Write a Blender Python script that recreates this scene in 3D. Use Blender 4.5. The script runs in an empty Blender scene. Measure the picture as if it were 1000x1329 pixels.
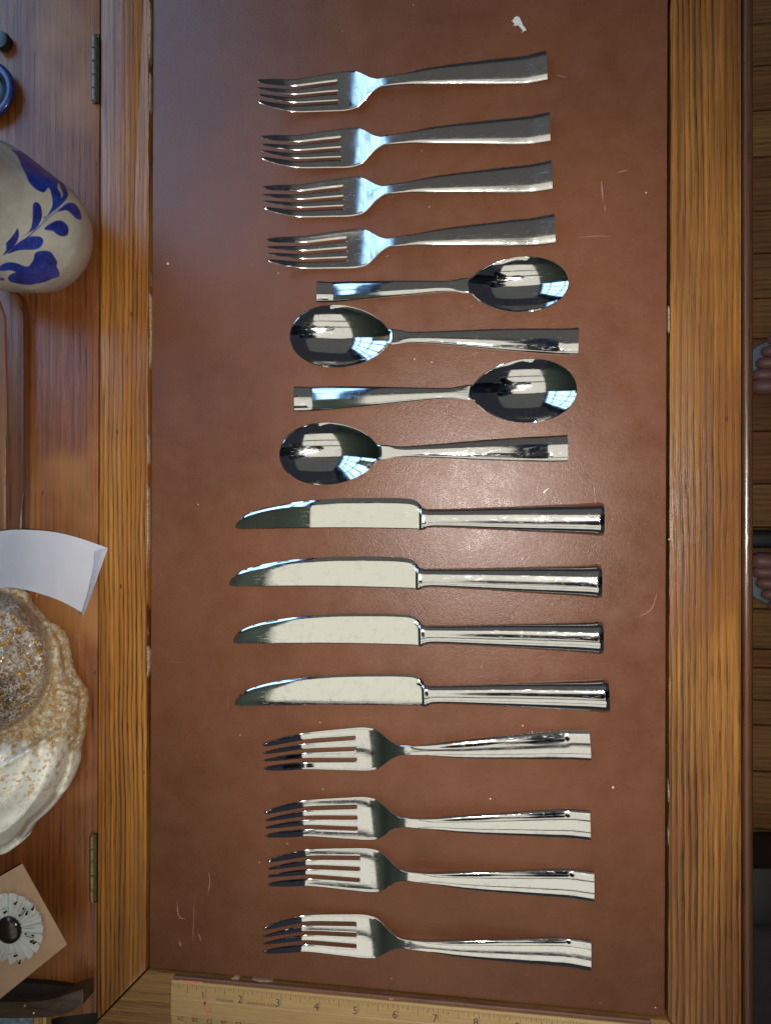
import bpy, bmesh, math, random
import numpy as np
from mathutils import Vector, Matrix, noise as mnoise
random.seed(7)
SC = bpy.context.scene
COL = SC.collection

# ------------------------------------------------------------------ camera
IN = 0.0254
F = 1000.0                      # focal length in photo pixels (photo 1000 wide)
TH = math.atan(F/6600.0)        # tilt: the right side of the desk is nearer
DIST = 0.493
CAM = np.array([DIST*math.sin(TH), 0.0, DIST*math.cos(TH)])
ROT = np.array([[math.cos(TH),0,math.sin(TH)],[0,1,0],[-math.sin(TH),0,math.cos(TH)]])
def at(px, py, z=0.0):
    """point of the horizontal plane at height z that the photo shows at (px,py)"""
    d = ROT @ np.array([(px-500)/F, (664.5-py)/F, -1.0])
    t = (z-CAM[2])/d[2]
    p = CAM+t*d
    return Vector((p[0], p[1], p[2]))
def proj(P):
    """world points (n,3) -> photo pixels"""
    q = (np.asarray(P)-CAM) @ ROT
    return 500+F*q[:,0]/-q[:,2], 664.5-F*q[:,1]/-q[:,2]
cd = bpy.data.cameras.new('camera'); cam = bpy.data.objects.new('camera', cd); COL.objects.link(cam)
cam.location = CAM; cam.rotation_euler = (0, TH, 0)
cd.sensor_fit = 'HORIZONTAL'; cd.sensor_width = 36; cd.lens = 36*F/1000
cd.clip_start = .005; cd.clip_end = 50
SC.camera = cam
SC.view_settings.view_transform = 'Standard'; SC.view_settings.look = 'None'
SC.view_settings.exposure = 0; SC.view_settings.gamma = 1

# ------------------------------------------------------------------ light
w = bpy.data.worlds.new('World'); SC.world = w; w.use_nodes = True
bg = w.node_tree.nodes['Background']
bg.inputs[0].default_value = (.42,.46,.58,1); bg.inputs[1].default_value = .07   # dim room
def area(name, loc, target, sx, sy, power, color, spread=180):
    l = bpy.data.lights.new(name, 'AREA'); l.shape = 'RECTANGLE'; l.size = sx; l.size_y = sy
    l.energy = power; l.color = color; l.spread = math.radians(spread)
    o = bpy.data.objects.new(name, l); COL.objects.link(o); o.location = loc
    d = Vector(target)-Vector(loc)
    o.rotation_euler = d.to_track_quat('-Z', 'Y').to_euler()
    return o
# pale ceiling bounce, the cream that the flat steel mirrors
for (x0,x1,y0,y1,rad_) in ((-.61,.62,-.55,.34,.92), (-.61,.62,-1.12,-.63,.94), (-.61,.62,-2.2,-1.22,.92), (-.61,.9,.40,2.3,.085)):   # light panels standing in for the ceiling; gaps added to streak the steel
    A_ = (x1-x0)*(y1-y0)
    cl = area('ceiling_bounce_panel', ((x0+x1)/2,(y0+y1)/2,1.50), ((x0+x1)/2,(y0+y1)/2,0), x1-x0, y1-y0, rad_*math.pi*A_, (1.0,.95,.80))
    cl.rotation_euler = (0,0,0)
# daylight through the two windows in the wall behind the desk
for (y0, y1, z0, z1, pw) in ((.24,1.40,.12,1.45,20.0),):
    o = area('window_daylight', (-.70,(y0+y1)/2,(z0+z1)/2), (0,(y0+y1)/2,(z0+z1)/2), y1-y0, z1-z0, pw, (.34,.60,1.0))
    o.rotation_euler = (math.radians(90), 0, math.radians(-90))
# phone flash beside the lens
fl = bpy.data.lights.new('phone_flash', 'SPOT'); fl.energy = 15.0; fl.spot_size = math.radians(108); fl.spot_blend = 1.0; fl.shadow_soft_size = .0045; fl.color = (1,.96,.90)
fo = bpy.data.objects.new('phone_flash', fl); COL.objects.link(fo); fo.location = CAM+np.array([.017,-.010,-.004])

# ------------------------------------------------------------------ helpers
def tag(o, label=None, cat=None, group=None, kind=None):
    if label: o['label'] = label
    if cat: o['category'] = cat
    if group: o['group'] = group
    if kind: o['kind'] = kind
    return o
def empty(name, loc=(0,0,0), **kw):
    o = bpy.data.objects.new(name, None); COL.objects.link(o); o.location = loc
    o.empty_display_size = .01
    return tag(o, **kw)
def link(name, me, mat=None, parent=None, **kw):
    o = bpy.data.objects.new(name, me); COL.objects.link(o)
    if mat is not None and not me.materials: me.materials.append(mat)
    if parent is not None:
        o.parent = parent
        o.matrix_parent_inverse = Matrix.Translation(-Vector(parent.location)) if parent.type == 'EMPTY' or True else Matrix()
    return tag(o, **kw)
def from_bm(name, bm, mat, parent=None, smooth=None, **kw):
    bmesh.ops.recalc_face_normals(bm, faces=bm.faces)
    me = bpy.data.meshes.new(name); bm.to_mesh(me); bm.free()
    if smooth:
        me.shade_smooth(); me.set_sharp_from_angle(angle=math.radians(smooth))
    return link(name, me, mat, parent, **kw)
def prism(bm, pts, z0, z1, bevel=0, seg=2):
    """vertical prism over world xy points"""
    b = [bm.verts.new((p[0],p[1],z0)) for p in pts]; t = [bm.verts.new((p[0],p[1],z1)) for p in pts]
    n = len(pts); fs = [bm.faces.new(b[::-1]), bm.faces.new(t)]
    for i in range(n): fs.append(bm.faces.new((b[i],b[(i+1)%n],t[(i+1)%n],t[i])))
    if bevel:
        es = set(e for v in t for e in v.link_edges)
        bmesh.ops.bevel(bm, geom=list(es), offset=bevel, segments=seg, profile=.6, affect='EDGES', clamp_overlap=True)
def pxprism(name, px, z0, z1, mat, parent=None, bevel=0, seg=2, ztrace=None, **kw):
    bm = bmesh.new(); zt = z1 if ztrace is None else ztrace
    prism(bm, [at(x,y,zt) for x,y in px], z0, z1, bevel, seg)
    return from_bm(name, bm, mat, parent, smooth=40, **kw)
def pchip(xs, ys):
    xs = np.array(xs,float); ys = np.array(ys,float); h = np.diff(xs); d = np.diff(ys)/h
    m = np.zeros_like(xs)
    for i in range(1,len(xs)-1):
        if d[i-1]*d[i] > 0:
            w1 = 2*h[i]+h[i-1]; w2 = h[i]+2*h[i-1]; m[i] = (w1+w2)/(w1/d[i-1]+w2/d[i])
    m[0] = d[0]; m[-1] = d[-1]
    def f(x):
        x = np.clip(x, xs[0], xs[-1]); i = np.clip(np.searchsorted(xs,x)-1,0,len(h)-1)
        t = (x-xs[i])/h[i]
        return ((1+2*t)*(1-t)**2*ys[i]+t*(1-t)**2*h[i]*m[i]+t*t*(3-2*t)*ys[i+1]+t*t*(t-1)*h[i]*m[i+1])
    return f
def catmull(P, n=8, closed=True):
    out = []; N = len(P)
    for i in range(N if closed else N-1):
        p = [np.array(P[(i+k-1)%N] if closed else P[min(max(i+k-1,0),N-1)],float) for k in range(4)]
        for j in range(n):
            t = j/n
            out.append(.5*((2*p[1])+(-p[0]+p[2])*t+(2*p[0]-5*p[1]+4*p[2]-p[3])*t*t+(-p[0]+3*p[1]-3*p[2]+p[3])*t**3))
    if not closed: out.append(np.array(P[-1],float))
    return out
def tube(bm, pts, r, n=8, cap=True):
    """tube along 3d points, r number or list"""
    pts = [Vector(p) for p in pts]; rings = []
    up = Vector((0,0,1))
    for i,p in enumerate(pts):
        d = (pts[min(i+1,len(pts)-1)]-pts[max(i-1,0)]).normalized()
        u = up if abs(d.dot(up)) < .95 else Vector((0,1,0))
        a = d.cross(u).normalized(); b = a.cross(d).normalized()
        rr = r[i] if hasattr(r,'__len__') else r
        rings.append([bm.verts.new(p+a*(rr*math.cos(t))+b*(rr*math.sin(t))) for t in [2*math.pi*k/n for k in range(n)]])
    for A,B in zip(rings, rings[1:]):
        for k in range(n): bm.faces.new((A[k],A[(k+1)%n],B[(k+1)%n],B[k]))
    if cap: bm.faces.new(rings[0][::-1]); bm.faces.new(rings[-1])

# ------------------------------------------------------------------ materials
class NT:
    def __init__(s, name):
        s.m = bpy.data.materials.new(name); s.m.use_nodes = True; s.t = s.m.node_tree
        s.b = s.t.nodes['Principled BSDF']; s.n = s.t.nodes
        s.tc = s.n.new('ShaderNodeTexCoord')
    def l(s, a, b): s.t.links.new(a, b)
    def put(s, sock, v):
        if hasattr(v, 'links') or isinstance(v, bpy.types.NodeSocket): s.l(v, sock)
        elif isinstance(v, (tuple,list)) and sock.type == 'RGBA': sock.default_value = (*v[:3],1)
        else: sock.default_value = v
    def coord(s, scale=(1,1,1), rot=(0,0,0), loc=(0,0,0), src='Object'):
        m = s.n.new('ShaderNodeMapping'); s.l(s.tc.outputs[src], m.inputs[0])
        m.inputs['Scale'].default_value = scale; m.inputs['Rotation'].default_value = rot; m.inputs['Location'].default_value = loc
        return m.outputs[0]
    def noise(s, vec, scale=1, detail=4, rough=.55, dist=0):
        n = s.n.new('ShaderNodeTexNoise'); s.put(n.inputs['Vector'], vec); n.inputs['Scale'].default_value = scale
        n.inputs['Detail'].default_value = detail; n.inputs['Roughness'].default_value = rough; n.inputs['Distortion'].default_value = dist
        return n.outputs['Fac']
    def voro(s, vec, scale=1, feature='F1', rnd=1, out='Distance'):
        n = s.n.new('ShaderNodeTexVoronoi'); s.put(n.inputs['Vector'], vec); n.feature = feature
        n.inputs['Scale'].default_value = scale; n.inputs['Randomness'].default_value = rnd
        return n.outputs[out]
    def wave(s, vec, scale=1, dist=0, detail=2, dscale=1, direction='X'):
        n = s.n.new('ShaderNodeTexWave'); s.put(n.inputs['Vector'], vec); n.bands_direction = direction
        n.inputs['Scale'].default_value = scale; n.inputs['Distortion'].default_value = dist
        n.inputs['Detail'].default_value = detail; n.inputs['Detail Scale'].default_value = dscale
        return n.outputs['Fac']
    def ramp(s, v, lo, hi, a=0, b=1):
        n = s.n.new('ShaderNodeMapRange'); s.put(n.inputs[0], v)
        for i,x in enumerate((lo,hi,a,b)): n.inputs[1+i].default_value = x
        return n.outputs[0]
    def math(s, op, a, b=0):
        n = s.n.new('ShaderNodeMath'); n.operation = op; s.put(n.inputs[0], a); s.put(n.inputs[1], b); return n.outputs[0]
    def mix(s, f, a, b, mode='MIX'):
        n = s.n.new('ShaderNodeMix'); n.data_type = 'RGBA'; n.blend_type = mode
        s.put(n.inputs[0], f); s.put(n.inputs[6], a); s.put(n.inputs[7], b); return n.outputs[2]
    def attr(s, name, out='Fac'):
        n = s.n.new('ShaderNodeAttribute'); n.attribute_name = name; return n.outputs[out]
    def bump(s, h, strength=.3, dist=.001):
        n = s.n.new('ShaderNodeBump'); s.put(n.inputs['Height'], h); n.inputs['Strength'].default_value = strength
        n.inputs['Distance'].default_value = dist; s.l(n.outputs[0], s.b.inputs['Normal']); return n
    def done(s, color=None, rough=None, metal=None, spec=None, coat=None):
        if color is not None: s.put(s.b.inputs['Base Color'], color)
        if rough is not None: s.put(s.b.inputs['Roughness'], rough)
        if metal is not None: s.b.inputs['Metallic'].default_value = metal
        if spec is not None: s.b.inputs['Specular IOR Level'].default_value = spec
        if coat is not None: s.b.inputs['Coat Weight'].default_value = coat; s.b.inputs['Coat Roughness'].default_value = .15
        return s.m

def wood(name, light, mid, dark, along='Y', line=1.0, seed=0, rough=.26, lscale=42, gloss=.5, patch=None):
    """oak: long streaks, dark latewood lines that wander, short open pores"""
    t = NT(name)
    if along == 'Y': C = lambda sx, sy: t.coord((sx,sy,sx), loc=(seed,seed*.7,0))
    else:            C = lambda sx, sy: t.coord((sy,sx,sx), loc=(seed,seed*.7,0))
    wv = t.n.new('ShaderNodeTexWave'); t.l(C(1,.16), wv.inputs[0]); wv.bands_direction = 'X' if along == 'Y' else 'Y'
    wv.wave_profile = 'SAW'
    wv.inputs['Scale'].default_value = lscale; wv.inputs['Distortion'].default_value = 9.0; wv.inputs['Detail'].default_value = 4
    wv.inputs['Detail Scale'].default_value = .30; wv.inputs['Detail Roughness'].default_value = .62
    streak = t.noise(C(300,3), 1, 3, .6)
    fine = t.noise(C(1500,16), 1, 3, .6)
    pore = t.noise(C(1250,45), 1, 2, .5)
    big = t.noise(C(26,5), 1, 3, .5)
    lines = t.ramp(wv.outputs['Fac'], .42, .88)
    lines = t.math('MULTIPLY', lines, t.ramp(streak, .30, .56, .55, 1))
    reg = t.noise(C(34,4.2), 1, 2, .5)
    lines = t.math('MULTIPLY', lines, t.ramp(reg, .36, .62, .28, .92))
    col = t.mix(t.ramp(big, .32, .68), light, mid)
    col = t.mix(t.math('MULTIPLY', t.ramp(streak,.36,.68), .50), col, dark)
    col = t.mix(t.math('MULTIPLY', lines, min(1,1.05*line)), col, dark)
    col = t.mix(t.ramp(fine,.42,.66,0,.42), col, dark)
    pf = t.ramp(pore, .52, .60)
    col = t.mix(t.math('MULTIPLY', pf, t.math('ADD', .15, t.math('MULTIPLY', lines, .75))), col, (dark[0]*.3, dark[1]*.3, dark[2]*.3))
    if patch:
        q = t.ramp(t.noise(C(9,9),1,3,.6), .50,.66)
        col = t.mix(t.math('MULTIPLY',q,.6), col, patch)
    # small knocks
    kn = t.ramp(t.voro(C(60,28),1), .06,.035)
    col = t.mix(t.math('MULTIPLY',kn,.75), col, (.03,.016,.008))
    t.bump(t.math('ADD', t.math('MULTIPLY', fine, .7), t.math('MULTIPLY', pf, -1)), .13, .0004)
    return t.done(col, t.math('ADD', t.ramp(streak,.3,.7,rough-.05,rough+.10), t.math('MULTIPLY',fine,.06)), spec=gloss)

M = {}
M['rail_left'] = wood('oak_left', (.50,.220,.035), (.29,.100,.016), (.060,.020,.006), line=1.0, seed=3.1, lscale=96)
M['rail_right'] = wood('oak_right', (.33,.145,.031), (.18,.066,.014), (.024,.009,.004), line=1.0, seed=8.3, lscale=88, patch=(.13,.045,.014), gloss=.4)
M['rail_bottom'] = wood('oak_bottom', (.30,.165,.050), (.22,.105,.030), (.08,.035,.012), along='X', line=.5, seed=5.5)
M['lid'] = wood('mahogany_lid', (.28,.092,.019), (.18,.054,.012), (.060,.019,.007), line=.22, seed=12.7, lscale=70, rough=.25, patch=(.33,.15,.045))
M['edge'] = wood('dark_edge', (.10,.038,.014), (.065,.025,.010), (.02,.009,.005), line=.6, seed=2.2, lscale=60)
M['tray'] = wood('tray_wood', (.27,.125,.05), (.17,.065,.026), (.07,.028,.013), line=.4, seed=21.0)
M['trayedge'] = wood('tray_edge', (.20,.075,.024), (.14,.048,.016), (.04,.017,.009), line=.3, seed=22.0)
M['bracket'] = wood('bracket_wood', (.10,.065,.042), (.07,.042,.027), (.03,.018,.012), along='X', line=.3, seed=31.0)

t = NT('leather')
v = t.coord()
g1 = t.noise(v, 60, 5, .6); g2 = t.noise(v, 420, 4, .6); g3 = t.noise(v, 9, 4, .55)
cell = t.voro(t.mix(.03, v, t.n[-1].outputs[0]) if False else v, 900, 'DISTANCE_TO_EDGE')
col = t.mix(t.ramp(g3,.36,.64), (.126,.047,.0215), (.096,.034,.0150))
col = t.mix(t.ramp(g1,.35,.7,0,.35), col, (.150,.062,.033))
col = t.mix(t.ramp(g2,.56,.72,0,.35), col, (.075,.026,.016))
sc1 = t.ramp(t.noise(t.coord((30,900,1),rot=(0,0,.5)),1,2,.5), .74,.78)
sc2 = t.ramp(t.noise(t.coord((700,22,1),rot=(0,0,.2),loc=(4,2,0)),1,2,.5), .755,.79)
scr = t.math('MAXIMUM', sc1, sc2)
col = t.mix(t.math('MULTIPLY',scr,.25), col, (.34,.19,.14))
sp = t.ramp(t.voro(t.coord((48,48,48)),1), .028,.018)
col = t.mix(t.math('MULTIPLY',sp,.55), col, (.5,.38,.30))
h = t.math('ADD', t.math('MULTIPLY', g2, 1.0), t.math('MULTIPLY', g1, 2.2))
h = t.math('ADD', h, t.ramp(cell, 0, .12, 0, .35))
t.bump(h, .20, .0005)
M['leather'] = t.done(col, t.ramp(g1,.3,.7,.30,.42), spec=.36)

def steel(name, r0, r1, tint=(.66,.655,.64), brush=0):
    t = NT(name)
    n = t.noise(t.coord((1,1,1)), 90, 4, .6); s = t.noise(t.coord((60,2600,200)), 1, 3, .6)
    smu = t.ramp(t.noise(t.coord((1,1,1),loc=(3,1,0)), 170, 5, .72), .52,.70)
    hair = t.ramp(t.noise(t.coord((120,3800,120),rot=(0,0,.12),loc=(1,0,0)), 1, 2, .5), .66,.72)
    hair2 = t.ramp(t.noise(t.coord((3000,160,120),rot=(0,0,.5),loc=(5,0,0)), 1, 2, .5), .735,.78)
    hh = t.math('MAXIMUM', hair, hair2)
    oi = t.n.new('ShaderNodeObjectInfo'); va = t.n.new('ShaderNodeVectorMath'); va.operation = 'MULTIPLY_ADD'
    t.l(oi.outputs['Random'], va.inputs[0]); va.inputs[1].default_value = (7,5,3); src = t.tc.outputs['Object']; t.l(src, va.inputs[2])
    for lk in [k for k in t.t.links if k.from_socket == src and k.to_node.type == 'MAPPING']:
        ts = lk.to_socket; t.t.links.remove(lk); t.l(va.outputs[0], ts)
    r = t.math('ADD', t.ramp(n,.35,.7,r0,r1), t.math('ADD', t.math('MULTIPLY', smu, .07), t.math('MULTIPLY', hh, .16)))
    t.bump(t.math('ADD', t.math('ADD', s, t.math('MULTIPLY', n, .5)), t.math('MULTIPLY', hh, -.6)), .03+brush*.7, .0002)
    return t.done(t.mix(smu, tint, tuple(c*.88 for c in tint)), r, metal=1)
M['steel'] = steel('steel', .045, .08, (.66,.66,.655))
M['knifehandle'] = steel('handle_steel', .045, .075, (.66,.66,.655))
M['satin'] = steel('satin_steel', .11, .17, (.58,.57,.55), .05)
M['blade'] = steel('blade_steel', .025, .05, (.70,.71,.68))
def plain(name, col, rough=.5, metal=0, nz=0, nscale=200, bump=0, spec=.5, col2=None):
    t = NT(name); n = t.noise(t.coord(), nscale, 4, .6)
    c2 = col2 or tuple(x*.6 for x in col)
    c = t.mix(t.ramp(n,.3,.75,0,nz if nz else .25), col, c2)
    if bump: t.bump(n, bump, .0005)
    return t.done(c, t.ramp(n,.3,.7,max(rough-.06,.02),rough+.06), metal=metal, spec=spec)
M['gap'] = plain('dark_gap', (.012,.008,.006), .8)
M['chip'] = plain('bare_wood', (.36,.25,.14), .7, nz=1, nscale=700, bump=.4, col2=(.10,.055,.025))
M['brass'] = plain('aged_brass', (.34,.26,.11), .40, .7, nz=.9, nscale=500, bump=.3, col2=(.05,.04,.02))
M['brassdark'] = plain('dark_brass', (.22,.20,.17), .42, .6, nz=.8, nscale=600, bump=.3, col2=(.035,.03,.025))
M['nail'] = plain('bright_brass', (.65,.48,.16), .3, 1, nz=.4)
M['paper'] = plain('white_paper', (.72,.74,.80), .75, nz=.30, nscale=22, bump=.05)
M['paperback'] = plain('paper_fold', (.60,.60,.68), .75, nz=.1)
M['kraft'] = plain('kraft_card', (.40,.25,.145), .8, nz=.25, nscale=120, bump=.08)
M['rosette'] = plain('rosette_paper', (.80,.81,.76), .8, nz=.2, nscale=200, bump=.1, col2=(.45,.45,.40))
M['ink'] = plain('ink', (.035,.03,.028), .7)
M['inkgrey'] = plain('etched_grey', (.33,.34,.31), .4, 1)
M['button'] = plain('dark_button', (.018,.010,.008), .18, spec=.6)
M['blueglaze'] = plain('navy_glaze', (.018,.035,.14), .22, nz=.5, nscale=150, col2=(.008,.012,.05))
M['blackin'] = plain('black_inside', (.010,.014,.012), .3)
M['blackplastic'] = plain('black_plastic', (.012,.012,.013), .35)
M['red'] = plain('red_pen', (.50,.11,.07), .8, nz=.6, nscale=900, col2=(.40,.26,.15))
M['picture'] = NT('picture_print'); t = M['picture']
M['picture'] = t.done(t.mix(t.ramp(t.noise(t.coord(),220,5,.6),.4,.6), (.20,.28,.33), (.10,.14,.20)), .3)
M['gilt'] = wood('pale_frame', (.5,.33,.13), (.40,.22,.08), (.2,.1,.04), along='Y', line=.3, seed=41)
M['flake'] = plain('pale_flake', (.50,.50,.44), .6, nz=.4, nscale=900)
M['scuff'] = plain('leather_scuff', (.27,.14,.105), .6, nz=.8, nscale=900, col2=(.19,.08,.055))
M['scuffblue'] = plain('leather_scratch_pale', (.24,.16,.14), .6, nz=.8, nscale=900, col2=(.19,.08,.055))
M['skin'] = plain('skin', (.19,.088,.07), .5, nz=.4, nscale=60, bump=.1)
M['strapblack'] = plain('black_strap', (.01,.01,.012), .5)
M['strapnavy'] = plain('navy_strap', (.02,.03,.09), .6)
M['sole'] = plain('grey_blue_sole', (.14,.19,.24), .6)
M['trousers'] = plain('dark_trousers', (.02,.022,.035), .9)
M['shirt'] = plain('dark_shirt', (.02,.022,.03), .9)
M['purple'] = plain('dark_cloth', (.045,.030,.042), .9, nz=.5, nscale=60, bump=.4)
M['wallgreen'] = plain('green_wall', (.05,.11,.085), .6)
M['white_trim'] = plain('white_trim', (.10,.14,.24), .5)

# ruler wood
t = NT('ruler_wood')
n = t.noise(t.coord((40,900,40)),1,4,.6); b = t.noise(t.coord((25,60,25)),1,4,.6)
col = t.mix(t.ramp(n,.3,.7), (.39,.255,.100), (.31,.19,.07)); col = t.mix(t.ramp(b,.5,.72,0,.45), col, (.29,.16,.065))
t.bump(n,.12,.0004); M['ruler'] = t.done(col, .5)
# stoneware with cobalt painting (vertex mask = paint)
t = NT('stoneware')
n = t.noise(t.coord(),70,5,.6); f = t.noise(t.coord(),900,3,.6); sp = t.ramp(t.voro(t.coord(),120),.10,.05)
col = t.mix(t.ramp(n,.3,.7), (.40,.39,.34), (.30,.29,.25)); col = t.mix(t.ramp(f,.55,.75,0,.4), col, (.22,.21,.18))
col = t.mix(t.math('MULTIPLY',sp,t.ramp(t.noise(t.coord(),45,2),.56,.62)), col, (.10,.08,.06))
pm = t.attr('paint')
cob = t.mix(t.ramp(t.noise(t.coord(),110,3,.6),.35,.7), (.006,.012,.13), (.015,.04,.28))
st = t.noise(t.coord((900,200,500),rot=(0,0,.7)),1,3,.6)
cob = t.mix(t.ramp(st,.5,.8,0,.35), cob, (.05,.11,.42))
col = t.mix(t.ramp(pm,.30,.70), col, cob)
t.bump(t.math('ADD', f, t.math('MULTIPLY', n, 2)), .25, .0005)
M['stoneware'] = t.done(col, t.ramp(f,.3,.7,.24,.40), coat=.3)
# shell glaze: attribute 'zone' 0 white, .5 lip, 1 speckled dome
t = NT('shell_glaze')
zone = t.attr('zone'); tex = t.attr('tan')
dv = t.n.new('ShaderNodeTexNoise'); t.l(t.coord(),dv.inputs[0]); dv.inputs['Scale'].default_value=150; mx=t.n.new('ShaderNodeVectorMath'); mx.operation='MULTIPLY_ADD'; t.l(dv.outputs['Color'],mx.inputs[0]); mx.inputs[1].default_value=(.016,.016,.016); t.l(t.coord(),mx.inputs[2]); vo = t.voro(mx.outputs[0],170,'F1'); ve = t.voro(t.coord(),260,'DISTANCE_TO_EDGE')
n = t.noise(t.coord(),260,5,.65); nb = t.noise(t.coord(),55,4,.6); nl = t.noise(t.coord(),420,3,.7,1.2)
white = t.mix(t.ramp(nb,.4,.7), (.74,.76,.69), (.60,.60,.52))
tanm = t.mix(t.ramp(n,.42,.62), (.62,.50,.28), (.42,.20,.045))
lip = t.mix(t.ramp(t.math('ABSOLUTE', t.math('SUBTRACT',nl,.5)),.0,.045,1,0), t.mix(t.ramp(n,.42,.58), (.66,.60,.45), (.46,.27,.08)), (.22,.12,.035))
dome = t.mix(t.ramp(n,.40,.60), (.33,.24,.16), (.17,.105,.06))
lace = t.voro(mx.outputs[0],235,'DISTANCE_TO_EDGE')
dome = t.mix(t.math('MULTIPLY', t.ramp(lace,.13,.03), t.ramp(n,.36,.56)), dome, (.56,.54,.48))
dome = t.mix(t.ramp(n,.55,.66,0,.8), dome, (.50,.49,.45))
blob = t.ramp(vo,.42,.35)
dome = t.mix(t.math('MULTIPLY',blob,t.ramp(nb,.46,.50)), dome, t.mix(t.ramp(vo,.12,.30),(.50,.30,.05),(.20,.09,.02)))
dome = t.mix(t.math('MULTIPLY', t.ramp(nl,.46,.58), t.attr('darkz')), dome, (.035,.02,.014))
col = t.mix(t.math('MULTIPLY', tex, t.ramp(n,.50,.64)), white, tanm)
col = t.mix(t.ramp(zone,.25,.42), col, lip)
col = t.mix(t.ramp(zone,.68,.82), col, dome)
t.bump(t.math('MULTIPLY', t.math('ADD', nl, n), t.ramp(zone,.1,.5,.05,1)), .9, .0016)
M['shell'] = t.done(col, t.ramp(n,.3,.7,.10,.22), coat=.6)

# ------------------------------------------------------------------ floor (0.74 m below the desk top)
FZ = -.74
floor = empty('floor', (0,0,FZ), kind='structure')
fm = []
for i,(a,b,c) in enumerate([((.30,.14,.038),(.21,.09,.026),(.05,.022,.009)), ((.38,.18,.048),(.27,.12,.032),(.06,.027,.010)), ((.32,.13,.036),(.23,.085,.024),(.06,.025,.010))]):
    fm.append(wood('floor_oak_%d'%i, a, b, c, along='X', line=.35, seed=50+7*i, rough=.3))
ye = [-60,-2,32,87,145,205,275,330,388,440,497,560,628,684,735,790,842,866,908,940,1000,1075,1135,1200,1262,1330,1400]
for i in range(len(ye)-1):
    a = at(960,ye[i],FZ); b = at(960,ye[i+1],FZ)
    xs = [-.9, .12+random.random()*.25, 1.9] if i%2 else [-.9, .95+random.random()*.4, 1.9]
    for x0,x1 in zip(xs, xs[1:]):
        bm = bmesh.new(); prism(bm, [(x0+.0006,b.y+.0007),(x1-.0006,b.y+.0007),(x1-.0006,a.y-.0007),(x0+.0006,a.y-.0007)], FZ-.018, FZ+random.random()*.0006, .0012, 1)
        from_bm('floor_plank', bm, random.choice(fm), floor)
bm = bmesh.new(); prism(bm, [(-1,-1.4),(2,-1.4),(2,1.4),(-1,1.4)], FZ-.05, FZ-.019)
from_bm('subfloor', bm, M['gap'], floor)

# wall behind the desk (seen only mirrored in the steel) with its two windows
wall = empty('wall', (-.62,0,FZ), label='dark green wall behind the desk, mirrored in the cutlery', cat='wall')
bm = bmesh.new()
for (y0,y1,z0,z1) in ((-1.9,1.9,FZ,.12),(-1.9,1.9,1.45,1.51),(-1.9,.24,.12,1.45),(1.40,1.9,.12,1.45)):
    c = [(-.62,y0,z0),(-.62,y1,z0),(-.62,y1,z1),(-.62,y0,z1)]
    A = [bm.verts.new(p) for p in c]; B = [bm.verts.new((p[0]-.06,p[1],p[2])) for p in c]
    bm.faces.new(A); bm.faces.new(B[::-1])
    for k in range(4): bm.faces.new((A[k],B[k],B[(k+1)%4],A[(k+1)%4]))
from_bm('wall_face', bm, M['wallgreen'], wall)
for (y0,y1,z0,z1,ny,nz,lab) in ((.24,1.40,.12,1.45,4,3,'large blue-lit window mirrored in the fork necks and spoon bowls'),):
    win = empty('window', (-.62,(y0+y1)/2,z0), label=lab, cat='window')
    def bar(name, a0,a1,b0,b1):
        bm = bmesh.new(); bmesh.ops.create_cube(bm, size=1)
        bmesh.ops.scale(bm, vec=(.02,a1-a0,b1-b0), verts=bm.verts); bmesh.ops.translate(bm, vec=(-.64,(a0+a1)/2,(b0+b1)/2), verts=bm.verts)
        from_bm(name, bm, M['white_trim'], win)
    for a,b in ((y0-.02,y0+.03),(y1-.03,y1+.02)): bar('frame_post', a, b, z0-.02, z1+.02)
    for a,b in ((z0-.02,z0+.03),(z1-.03,z1+.02)): bar('frame_rail', y0+.031, y1-.031, a, b)
    ycuts = [y0+.032]+[y0+(y1-y0)*k/ny for k in range(1,ny)]+[y1-.032]
    for y in ycuts[1:-1]: bar('glazing_bar', y-.011, y+.011, z0+.031, z1-.031)
    for k in range(1,nz):
        z = z0+(z1-z0)*k/nz
        for ya,yb in zip(ycuts, ycuts[1:]):
            bar('glazing_bar', ya+(.012 if ya != ycuts[0] else 0), yb-(.012 if yb != ycuts[-1] else 0), z-.011, z+.011)

# ------------------------------------------------------------------ desk
desk = empty('desk', (0,0,FZ), label='oak desk with a reddish-brown leather writing surface under the cutlery', cat='desk')
pxprism('leather_inset', [(199.5,-160),(194,1256),(862,1319.5),(866.5,-160)], -.006, 0.0, M['leather'], desk, bevel=.0006, ztrace=0)
pxprism('carcass', [(-260,-170),(-260,1420),(972,1420),(974,-170)], -.10, -.012, M['gap'], desk, ztrace=0)
RT = .0008   # rails stand a little proud of the leather
def wobbly(name, px, wob, mat, z0=-.010, z1=RT, bevel=.0006, parent=desk):
    """board whose listed edges are worn: extra points with small random offsets"""
    out = []
    n = len(px)
    for i in range(n):
        a, b = px[i], px[(i+1)%n]; out.append(a)
        if i in wob:
            L = math.hypot(b[0]-a[0], b[1]-a[1]); m = int(L/14)
            nx, ny = (b[1]-a[1])/L, -(b[0]-a[0])/L
            for k in range(1,m):
                tt = k/m; d = (mnoise.noise(Vector((k*.35,i*9.1,len(px))))*1.1+mnoise.noise(Vector((k*1.3,i*3.3,4)))*.7)*wob[i]
                out.append((a[0]+(b[0]-a[0])*tt+nx*d, a[1]+(b[1]-a[1])*tt+ny*d))
    return pxprism(name, out, z0, z1, mat, parent, bevel=bevel, seg=2, ztrace=z1)
wobbly('frame_board', [(132,-160),(194,-160),(189.5,1259),(126.5,1324)], {1:1.3}, M['rail_left'])
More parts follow.
